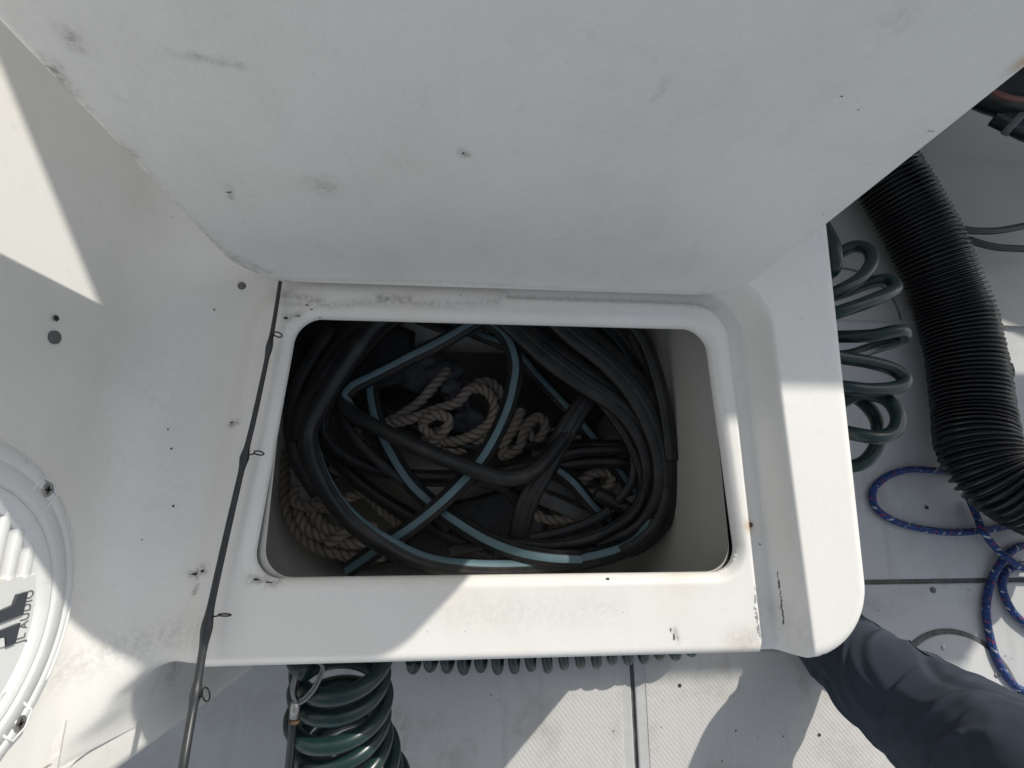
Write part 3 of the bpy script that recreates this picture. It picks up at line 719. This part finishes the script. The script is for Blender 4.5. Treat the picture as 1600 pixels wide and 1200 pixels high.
for lab_, pts_, r_ in (
    ('thin black strand third in from the right wall', [(985,520,-.20),(1015,590,-.205),(1030,660,-.21),(1034,730,-.215),(1020,790,-.22),(985,830,-.235),(930,852,-.25)], .008),
    ('thin black strand sweeping round the front right corner', [(1048,690,-.19),(1046,750,-.195),(1030,810,-.20),(1000,845,-.21),(950,868,-.225),(880,882,-.245)], .009),
    ('thin black strand from the back edge to the anchor bars', [(905,500,-.22),(935,560,-.23),(960,620,-.235),(985,690,-.24),(990,745,-.245),(965,785,-.25)], .008),
    ('thin black strand lying across the front between the striped hoses', [(700,862,-.27),(760,850,-.27),(830,842,-.262),(900,825,-.258),(955,798,-.26)], .009),
    ('thin black strand along the left side under the widest loop', [(520,510,-.21),(470,590,-.22),(452,660,-.235),(462,720,-.25),(495,775,-.265)], .010),
    ('thin black strand doubling the widest loop at the back left', [(620,488,-.20),(548,530,-.205),(500,590,-.21),(468,640,-.22),(462,690,-.23)], .009),
    ('thin black strand curving under the middle crossing', [(560,690,-.30),(610,735,-.29),(670,752,-.285),(740,752,-.285),(790,765,-.29),(810,790,-.30)], .009),
    ('thin black strand slanting through the middle left', [(530,640,-.25),(560,690,-.255),(610,738,-.26),(650,770,-.27),(700,830,-.29)], .008),
    ('thin black strand arching near the back lip', [(650,500,-.27),(720,520,-.265),(800,500,-.26),(870,520,-.255),(925,575,-.25)], .008)):
    hose(pts_, r_*1.25, lab_, flat=.55)
# black rubber mat pieces deep at the back
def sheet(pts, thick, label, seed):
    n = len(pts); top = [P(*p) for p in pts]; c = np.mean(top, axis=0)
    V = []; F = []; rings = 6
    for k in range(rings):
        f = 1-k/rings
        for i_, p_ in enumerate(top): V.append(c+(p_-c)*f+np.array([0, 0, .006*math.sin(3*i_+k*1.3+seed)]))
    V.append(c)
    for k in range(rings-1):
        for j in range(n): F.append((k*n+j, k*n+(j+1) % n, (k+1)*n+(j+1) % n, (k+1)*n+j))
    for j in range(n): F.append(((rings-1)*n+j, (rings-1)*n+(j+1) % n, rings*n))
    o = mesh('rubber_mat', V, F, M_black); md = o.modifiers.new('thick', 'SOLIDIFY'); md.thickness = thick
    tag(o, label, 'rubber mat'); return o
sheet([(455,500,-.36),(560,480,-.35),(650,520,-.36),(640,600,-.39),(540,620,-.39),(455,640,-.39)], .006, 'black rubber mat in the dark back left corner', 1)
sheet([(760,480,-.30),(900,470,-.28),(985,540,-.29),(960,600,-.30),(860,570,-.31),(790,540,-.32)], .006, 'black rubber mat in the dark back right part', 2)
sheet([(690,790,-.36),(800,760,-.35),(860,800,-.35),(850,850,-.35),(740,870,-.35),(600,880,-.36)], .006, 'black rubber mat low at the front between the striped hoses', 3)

def rope(pts, rad, label, step=.0028, name='twisted_rope'):
    p = spline(path(pts), step); T, Nn, B = frames(p); n = len(p); sides = 30; lay = rad*4.6
    s = np.r_[0, np.cumsum(np.linalg.norm(np.diff(p, axis=0), axis=1))]; V = []; A = []
    th = np.linspace(0, 2*np.pi, sides, endpoint=False)
    for i in range(n):
        ph = th-2*np.pi*s[i]/lay; lob = np.abs(np.cos(1.5*ph)); r = rad*(.70+.32*lob**.8)*(1+.06*math.sin(s[i]*41))
        V.append(p[i]+(np.cos(th)*r)[:, None]*Nn[i]+(np.sin(th)*r)[:, None]*B[i]); A.append(np.clip(1-lob*1.9, 0, 1)*.9)
    V = np.concatenate(V); A = np.concatenate(A)
    F = [(i*sides+j, i*sides+(j+1) % sides, (i+1)*sides+(j+1) % sides, (i+1)*sides+j) for i in range(n-1) for j in range(sides)]
    F += [tuple(range(sides))[::-1], tuple((n-1)*sides+j for j in range(sides))]
    o = mesh(name, V, F, M_rope, attr=A); tag(o, label, 'rope', 'ropes lying in the locker'); return o
RR = .0106
rope([(700,578,-.365),(680,600,-.355),(655,628,-.35),(620,652,-.35),(606,660,-.348),(640,655,-.335),(680,640,-.33),(715,628,-.325),(735,608,-.325),(758,610,-.325),(772,632,-.325),(765,660,-.33),(735,682,-.34),(700,690,-.34),(672,678,-.335),(660,662,-.33),(680,648,-.31),(700,655,-.305),(695,672,-.312),(675,690,-.335)], RR, 'brown twisted rope knotted in the middle of the locker')
rope([(742,600,-.36),(765,598,-.355),(782,615,-.35),(788,645,-.35),(775,672,-.352),(745,694,-.358),(705,704,-.362),(685,700,-.365)], RR, 'brown twisted rope looping round the right side of the knot')
rope([(660,690,-.36),(690,672,-.35),(682,700,-.345),(690,722,-.35)], RR*.9, 'short brown rope end hanging out of the knot')
rope([(815,640,-.36),(805,665,-.355),(790,690,-.35),(785,712,-.355),(810,700,-.35),(822,668,-.35),(842,652,-.35),(852,668,-.352),(838,690,-.355),(826,676,-.36)], RR, 'brown twisted rope looped right of the blue striped arch')
rope([(448,700,-.37),(444,740,-.37),(446,785,-.368),(462,825,-.365),(490,852,-.362),(530,866,-.36),(572,872,-.36),(600,866,-.36)], RR*1.05, 'brown twisted rope along the outside of the left corner pile')
rope([(458,705,-.345),(470,740,-.342),(492,768,-.34),(520,790,-.34)], RR, 'brown rope strand slanting down at the upper left of the corner pile')
rope([(520,775,-.335),(490,790,-.333),(464,785,-.333),(462,765,-.335),(478,752,-.338)], RR*.95, 'brown rope turned back in a small hook on the corner pile')
rope([(465,795,-.355),(480,826,-.352),(512,842,-.35),(552,850,-.348),(585,842,-.348)], RR, 'brown rope second from the outside of the corner pile')
rope([(484,795,-.35),(505,822,-.348),(535,832,-.345),(560,822,-.342),(590,826,-.345)], RR, 'brown rope in the middle of the corner pile')
rope([(500,790,-.345),(530,800,-.342),(550,815,-.335),(530,838,-.335),(512,850,-.34)], RR, 'brown rope crossing over the corner pile')
rope([(555,672,-.335),(562,690,-.332),(572,700,-.332),(582,716,-.335)], RR, 'brown rope showing between the hoses left of the striped cross')
rope([(510,735,-.36),(530,735,-.355),(548,745,-.36)], RR*.9, 'short brown rope end above the corner pile')
rope([(540,780,-.36),(570,770,-.355),(600,800,-.355),(640,830,-.36)], RR, 'brown rope half hidden under the crossing hoses')
rope([(905,755,-.35),(925,740,-.345),(945,738,-.343),(958,748,-.345),(945,766,-.345),(918,772,-.348)], RR, 'brown rope coil end right of the anchor bars')
rope([(862,672,-.37),(880,690,-.365),(905,680,-.365),(890,655,-.37)], RR, 'brown rope deep under the thick slanting hose')
rope([(812,795,-.355),(835,805,-.35),(860,812,-.35),(900,808,-.352)], RR, 'brown rope below the grey anchor bars')

# anchor: two grey bars and a fluke
anc = empty('anchor', (0, 0, 0)); tag(anc, 'dull grey metal anchor half buried under the hoses at the lower right', 'anchor')
def bar(a_, b_, wd, th, name):
    A, B = P(*a_), P(*b_); t = (B-A)/np.linalg.norm(B-A); s_ = np.cross([0, 0, 1.], t); s_ /= np.linalg.norm(s_); u = np.cross(t, s_)
    V = [c_+s_*x*wd+u*y*th for c_ in (A, B) for x, y in ((-1,-1),(1,-1),(1,1),(-1,1))]
    o = mesh(name, V, [(0,1,2,3),(7,6,5,4),(0,4,5,1),(1,5,6,2),(2,6,7,3),(3,7,4,0)], M_galv, anc, smooth=False)
    md = o.modifiers.new('bevel', 'BEVEL'); md.width = .004; md.segments = 3; return o
bar((815,765,-.335), (925,812,-.335), .013, .006, 'shank'); bar((835,748,-.345), (905,775,-.345), .011, .005, 'stock')
# crumpled grey bag under the knot
def lump(c, r, label, seed):
    me = bpy.data.meshes.new('canvas_bag'); bm = bmesh.new(); bmesh.ops.create_icosphere(bm, subdivisions=5, radius=1)
    g = np.random.default_rng(seed); dirs = g.normal(size=(90, 3)); dirs /= np.linalg.norm(dirs, axis=1)[:, None]; am = g.uniform(-.30, .22, 90)
    for v in bm.verts:
        q = np.array(v.co); k_ = 1+sum(a_*math.exp(-((1-q.dot(d_))*22)) for d_, a_ in zip(dirs, am)); v.co = Vector(q*k_*np.array(r))
    for f in bm.faces: f.smooth = True
    bm.to_mesh(me); bm.free(); me.materials.append(M_bag)
    o = bpy.data.objects.new('canvas_bag', me); COL.objects.link(o); o.location = c; tag(o, label, 'bag'); return o
lump(P(668, 585, -.40), (.07, .05, .035), 'crumpled grey bag above left of the rope knot', 4)
lump(P(712, 612, -.395), (.036, .032, .04), 'small grey bundle tucked under the rope knot', 9)
lump(P(725, 655, -.41), (.045, .04, .04), 'grey bundle seen inside the rope loop', 12)

# ------------------------------------------------------------------ green coiled hoses
def helix(axis, rad, turns, per=22, ph=0, rad2=None, sq=None, wob=0):
    ax = spline(axis, .003); T, Nn, B = frames(ax, up=(0, 0, 1) if abs((ax[-1]-ax[0])[2]) < .6*np.linalg.norm(ax[-1]-ax[0]) else (0, 1, 0))
    n = int(turns*per); t = np.linspace(0, 1, n); ii = t*(len(ax)-1); out = []
    for k_, i_ in enumerate(ii):
        j = min(int(i_), len(ax)-2); f = i_-j; c_ = ax[j]*(1-f)+ax[j+1]*f
        th = 2*math.pi*turns*t[k_]+ph; r = (rad if rad2 is None else rad+(rad2-rad)*t[k_])*(1+wob*math.sin(th*.37+1))
        out.append(c_+Nn[j]*math.cos(th)*r*(sq or 1)+B[j]*math.sin(th)*r)
    return np.array(out)
GR = .0105
# right of the seat: loops hanging beside the bolster
cp = [(1285,350,-.05),(1303,385,-.03),(1303,420,-.04),(1285,430,-.09),(1290,408,-.11),(1312,395,-.10),(1335,385,-.09),(1356,390,-.075),(1362,409,-.06),(1345,434,-.05),(1310,455,-.05),(1275,470,-.07),(1262,465,-.12),
 (1285,466,-.12),(1318,457,-.10),(1352,444,-.085),(1384,437,-.07),(1399,448,-.055),(1386,459,-.04),(1350,474,-.035),(1309,488,-.04),(1270,500,-.07),(1258,520,-.11),(1285,526,-.10),(1320,526,-.08),(1365,524,-.06),(1402,517,-.05),(1413,522,-.065),(1402,532,-.085),(1360,545,-.10),(1325,556,-.08),(1290,556,-.06),(1275,553,-.05),(1300,556,-.05),(1322,560,-.05),(1358,566,-.05),(1395,577,-.05),(1413,592,-.045),(1402,605,-.04),(1361,609,-.035),(1320,605,-.04),(1280,600,-.07),(1262,610,-.11),
 (1290,612,-.12),(1330,618,-.11),(1352,632,-.10),(1368,652,-.09),(1373,675,-.08),(1368,700,-.085),(1350,722,-.09),(1325,728,-.10),(1285,720,-.13),(1270,690,-.13),(1300,640,-.11),(1340,617,-.085),(1368,618,-.07),(1390,628,-.055),(1403,650,-.045),(1398,672,-.04),(1376,683,-.035),(1345,680,-.04),(1310,672,-.06),(1270,660,-.09)]
o = tube('coiled_hose', spline(path(cp), .004), GR, M_green, sides=14); tag(o, 'dark green coiled hose in loose loops right of the seat', 'coiled hose')
# along the deck under the front edge
ax = [(-.10, -.262, FZ+.043), (.03, -.268, FZ+.043), (.15, -.268, FZ+.043), (.27, -.262, FZ+.043), (.40, -.254, FZ+.043), (.475, -.246, FZ+.043)]
q = helix(ax, .033, 18, 26, ph=.4, wob=.07)
o = tube('coiled_hose', spline(q, .004), .0095, M_green, sides=12); tag(o, 'dark green coiled hose lying on the deck under the front edge of the seat', 'coiled hose')
# hanging bundle at the left
ax = [P(534, 1000, -.13), P(534, 1050, -.16), P(531, 1100, -.185), P(534, 1150, -.21), P(546, 1200, -.24), P(575, 1260, -.30)]
q = helix(ax, .060, 8.5, 34, ph=.5, rad2=.068, wob=.05)
o = tube('coiled_hose', spline(q, .004), .0112, M_green, sides=14); tag(o, 'dark green coiled hose bunched below the left end of the seat front', 'coiled hose')

# black lanyard with a loop beside that bundle
lan = empty('lanyard', (0, 0, 0)); tag(lan, 'black cord with a wire loop and crimp hanging beside the green bundle', 'cord')
q = spline([P(470, 1035, -.10), P(466, 1060, -.105), P(462, 1090, -.11), P(458, 1130, -.12), P(455, 1170, -.135), P(450, 1215, -.15)], .004)
tube('cord', q, .0058, M_blackgloss, lan)
lp = [P(462,1096,-.095), P(456,1080,-.09), P(461,1055,-.088), P(470,1036,-.088), P(485,1030,-.088), P(503,1040,-.088), P(492,1070,-.09), P(478,1088,-.092), P(464,1097,-.095)]
tube('wire_loop', spline(lp, .003), .0022, M_clear, lan, sides=8)
lp2 = [a_+np.array([.003, -.002, .003]) for a_ in lp]; tube('wire_loop', spline(lp2, .003), .0018, M_clear, lan, sides=8)
tube('crimp', np.array([P(462,1096,-.094), P(460,1120,-.10)]), .0062, M_steel, lan, sides=14)
tube('washer', np.array([P(461,1124,-.103), P(461,1128,-.104)]), .0068, M_rust, lan, sides=14)

# ------------------------------------------------------------------ black ribbed duct hose
DZ = FZ+.08
dp = spline([P(1330, 190, DZ+.02), P(1362, 235, DZ+.02), P(1397, 290, DZ+.02), P(1437, 360, DZ+.015), P(1467, 425, DZ+.01), P(1491, 490, DZ), P(1508, 560, DZ), P(1519, 640, DZ+.005), P(1528, 698, DZ+.02), P(1552, 742, DZ+.035), P(1600, 775, DZ+.05), P(1660, 795, DZ+.06), P(1740, 805, DZ+.06)], .0008)
s = np.r_[0, np.cumsum(np.linalg.norm(np.diff(dp, axis=0), axis=1))]
pit = .0110; rr = (.0705+.0012*np.sin(s*31)*np.sin(s*7.3+1))+(.0054+.0007*np.sin(s*190))*np.clip(np.sin(2*np.pi*s/pit)*2.0, -1, 1)
o = tube('ribbed_duct', dp[::2], rr[::2], M_duct, sides=64); tag(o, 'thick black ribbed duct hose curving down at the right', 'duct hose')
# pair of glossy cables behind the duct
for k_, (lab, pts) in enumerate((('upper of two glossy black cables behind the duct', [(1480,352,-.38),(1515,360,-.38),(1550,361,-.38),(1580,357,-.38),(1640,345,-.38)]), ('lower of two glossy black cables behind the duct', [(1480,360,-.40),(1515,375,-.40),(1550,385,-.40),(1580,388,-.40),(1640,390,-.40)]))):
    o = tube('cable', spline(path(pts), .004), .0088, M_blackgloss, sides=14); tag(o, lab, 'cable', 'cables behind the duct')
# round black knob behind the duct
kn = mesh('knob', *join(disc(P(1556, 580, -.38), (.8, 0, .6), .036, .016, 32), disc(P(1560, 580, -.37), (.8, 0, .6), .020, .024, 24)), M_blackgloss)
tag(kn, 'round black knob half hidden behind the duct', 'knob')
# black fitting with a steel clamp in the upper right corner
fit = empty('hose_fitting', (0, 0, 0)); tag(fit, 'black pipe fitting with a shiny clamp at the upper right corner', 'pipe fitting')
tube('pipe', spline([P(1470, 90, -.12), P(1540, 128, -.11), P(1600, 148, -.10), P(1700, 165, -.10)], .003), .048, M_blackgloss, fit, sides=32)
tube('pipe', spline([P(1560, 178, -.13), P(1590, 192, -.12), P(1625, 207, -.12), P(1700, 226, -.12)], .003), .024, M_blackgloss, fit, sides=24)
def band(c, t, r, wd, mat, name):
    t = np.asarray(t)/np.linalg.norm(t); V, F, UV = sweep(np.array([c-t*wd, c-t*wd*.9, c+t*wd*.9, c+t*wd]), np.array([r*.97, r, r, r*.97]), 32); return mesh(name, V, F, mat, fit)
tt = P(1590, 192, -.12)-P(1560, 178, -.13)
band(P(1570, 180, -.127), tt, .026, .010, M_steel, 'clamp'); band(P(1588, 190, -.121), tt, .0275, .007, M_galv, 'clamp')
tube('wire', spline([P(1550,142,-.06),P(1575,152,-.055),P(1605,156,-.055),P(1640,156,-.055)], .003), .005, simple('faded red wire', (.16,.06,.05), .5), fit, sides=8)

# ------------------------------------------------------------------ blue rope on the deck
BZ = FZ+.0095
def braid(pts, label):
    o = tube('braided_rope', spline(np.array([P(a_, b_, BZ+c_) for a_, b_, c_ in pts]), .005), .0077, M_braid, sides=16); tag(o, label, 'rope', 'blue ropes on the deck'); return o
braid([(1540,742,0),(1500,738,0),(1460,735,0),(1420,734,0),(1385,745,0),(1364,768,0),(1370,795,0),(1400,815,0),(1440,826,0),(1490,832,0),(1540,828,0),(1590,820,0),(1650,815,0)], 'blue flecked rope in an open oval loop on the deck left of the duct')
braid([(1515,780,.004),(1527,808,.004),(1536,830,.019),(1556,856,.014),(1575,872,.022),(1600,888,.018),(1660,905,0)], 'blue flecked rope running from under the duct over the other rope')
braid([(1660,840,0),(1610,850,0),(1585,858,0),(1563,880,.004),(1547,915,0),(1541,955,0),(1548,1000,0),(1560,1035,0),(1580,1065,0),(1600,1080,0),(1640,1100,0)], 'blue flecked rope curving down beside the round deck plate')
braid([(1650,880,0),(1600,882,0),(1574,892,0),(1566,915,0),(1576,945,0),(1597,970,0),(1640,1000,0)], 'blue flecked rope in the small inner curve at the right edge')

# ------------------------------------------------------------------ round deck plate and deck screws
DC = np.array([1.062, -.42, FZ]); dpx = [P(*a_, FZ) for a_ in ((1430,1005),(1510,993),(1555,1020),(1585,1070))]
# circle through three of its rim points
A = np.array([[2*(dpx[1]-dpx[0])[0], 2*(dpx[1]-dpx[0])[1]], [2*(dpx[3]-dpx[0])[0], 2*(dpx[3]-dpx[0])[1]]])
bb = np.array([dpx[1][:2]@dpx[1][:2]-dpx[0][:2]@dpx[0][:2], dpx[3][:2]@dpx[3][:2]-dpx[0][:2]@dpx[0][:2]])
cxy = np.linalg.solve(A, bb); rad = float(np.linalg.norm(cxy-dpx[0][:2])); DC = np.array([cxy[0], cxy[1], FZ])
plate = empty('deck_plate', DC); tag(plate, 'round white access plate screwed to the deck beside the trouser leg', 'deck plate')
def lz(prof, sides=96):
    V = [(r*math.cos(2*math.pi*k/sides), r*math.sin(2*math.pi*k/sides), z) for r, z in prof for k in range(sides)]
    F = [(i*sides+k, i*sides+(k+1) % sides, (i+1)*sides+(k+1) % sides, (i+1)*sides+k) for i in range(len(prof)-1) for k in range(sides)]
    F.append(tuple((len(prof)-1)*sides+k for k in range(sides))); return V, F
mesh('sealant_ring', *lz([(rad+.007, .0003), (rad+.006, .0022), (rad-.001, .0026), (rad-.0045, .0015)]), M_sealant, plate)
mesh('cover', *lz([(rad-.004, .0005), (rad-.0045, .004), (rad-.007, .0052)]), M_floor, plate)
for px, py in ((1474, 1012), (1557, 1055)):
    p = P(px, py, FZ+.005)-DC; mesh('screw', *disc(p, (0, 0, 1), .0055, .0018, 20), M_steel, plate)
fs = empty('floor_screws', (0, 0, 0)); bpy.data.objects.remove(fs)
for px, py, r_ in ((1448, 793, .004), (1458, 922, .0062), (1062, 1071, .0035), (1280, 1148, .003)):
    mesh('screw', *disc(P(px, py, FZ+.001), (0, 0, 1), r_, .0016, 18), M_galv if r_ > .005 else M_dark, floor)
gr = []
for k_ in range(70):
    px, py = random.uniform(600, 1600), random.uniform(700, 1200)
    if px < 1340 and py < 1040: continue
    s_ = random.uniform(.0005, .0017); gr.append(blob(P(px, py, FZ+.0014), (0, 0, 1), s_*random.uniform(.6, 1.6), s_, 8, k_, .4, .0006))
mesh('grit', *join(*gr), M_dark, floor, kind='stuff')
mesh('scuff', *join(blob(P(634, 1140, FZ+.0014), (0,0,1), .005, .03, 20, 5, .4, .0004), blob(P(622, 1115, FZ+.0014), (0,0,1), .006, .012, 20, 6, .4, .0004)), simple('pale scuff', (.5,.49,.44), .8), floor)

# ------------------------------------------------------------------ the person's leg
per = empty('person', (.72, -.35, FZ)); tag(per, 'person in dark navy trousers, one leg in view beside the seat corner', 'person')
lc = [P(1285, 985, -.42), P(1312, 1012, -.39), P(1345, 1043, -.34), P(1385, 1073, -.28), P(1440, 1113, -.23), P(1505, 1160, -.17), P(1570, 1208, -.11), P(1650, 1275, -.04), P(1760, 1370, .03), P(1900, 1500, .08)]
lr = [.074, .078, .083, .088, .095, .100, .106, .11, .115, .12]
q = spline(np.array([np.r_[a_, b_] for a_, b_ in zip(lc, lr)]), .004); rad_ = q[:, 3]; q = q[:, :3]
T, Nn, B = frames(q, up=(0, 0, 1)); sides = 120; n = len(q); th = np.linspace(0, 2*np.pi, sides, endpoint=False); V = []
g = np.random.default_rng(11); folds = []
for _ in range(70):
    folds.append((g.uniform(0, n*.75), g.uniform(0, 2*np.pi), g.uniform(-.95, .95)+(0 if g.random() < .7 else 1.2), g.uniform(.03, .12), g.uniform(.005, .013), g.uniform(.002, .0062)*g.choice([1, 1, -1])))
for i in range(n):
    r = np.full(sides, rad_[i])
    for i0, t0, ang, ln_, wd_, am in folds:
        dth = ((th-t0+np.pi) % (2*np.pi)-np.pi)*rad_[i]; di = (i-i0)*.004
        u_ = di*math.cos(ang)+dth*math.sin(ang); v_ = -di*math.sin(ang)+dth*math.cos(ang); v_ = v_+u_*u_*2.5
        r = r+am*np.exp(-(u_/ln_)**2-(v_/wd_)**2)
    V.append(q[i]+(np.cos(th)*r)[:, None]*Nn[i]+(np.sin(th)*r*.98)[:, None]*B[i])
V = np.concatenate(V)-np.array(per.location)
F = [(i*sides+j, i*sides+(j+1) % sides, (i+1)*sides+(j+1) % sides, (i+1)*sides+j) for i in range(n-1) for j in range(sides)]+[tuple(range(sides))[::-1]]
o = mesh('trouser_leg', V, F, M_cloth, per); pass
# outseam along the upper side of the leg
sm = V.reshape(n, sides, 3)[:, 105]*1.0; tube('seam', spline(sm[2:-2:6], .004), .0018, M_cloth, per, sides=6)
# shoe under the trouser cuff
sp = np.array(lc[0])-np.array(per.location); sp[2] = 0
def shoe():
    V = []; F = []; prof_ = [(-.10,.030,.075),(-.085,.038,.085),(-.04,.040,.085),(.02,.040,.075),(.07,.046,.058),(.12,.046,.050),(.155,.036,.042),(.17,.018,.028)]
    for x, hw, ht in prof_:
        for k_ in range(16):
            t = 2*math.pi*k_/16; V.append(sp+np.array([-x*.75+.05, x*.5, 0])+np.array([.55, .83, 0])*hw*math.cos(t)+np.array([0, 0, max(.0, ht*(.5+.5*math.sin(t)))]))
    for i in range(len(prof_)-1):
        for k_ in range(16): F.append((i*16+k_, i*16+(k_+1) % 16, (i+1)*16+(k_+1) % 16, (i+1)*16+k_))
    F += [tuple(range(16)), tuple((len(prof_)-1)*16+k_ for k_ in range(16))]; return V, F
mesh('shoe', *shoe(), M_black, per)
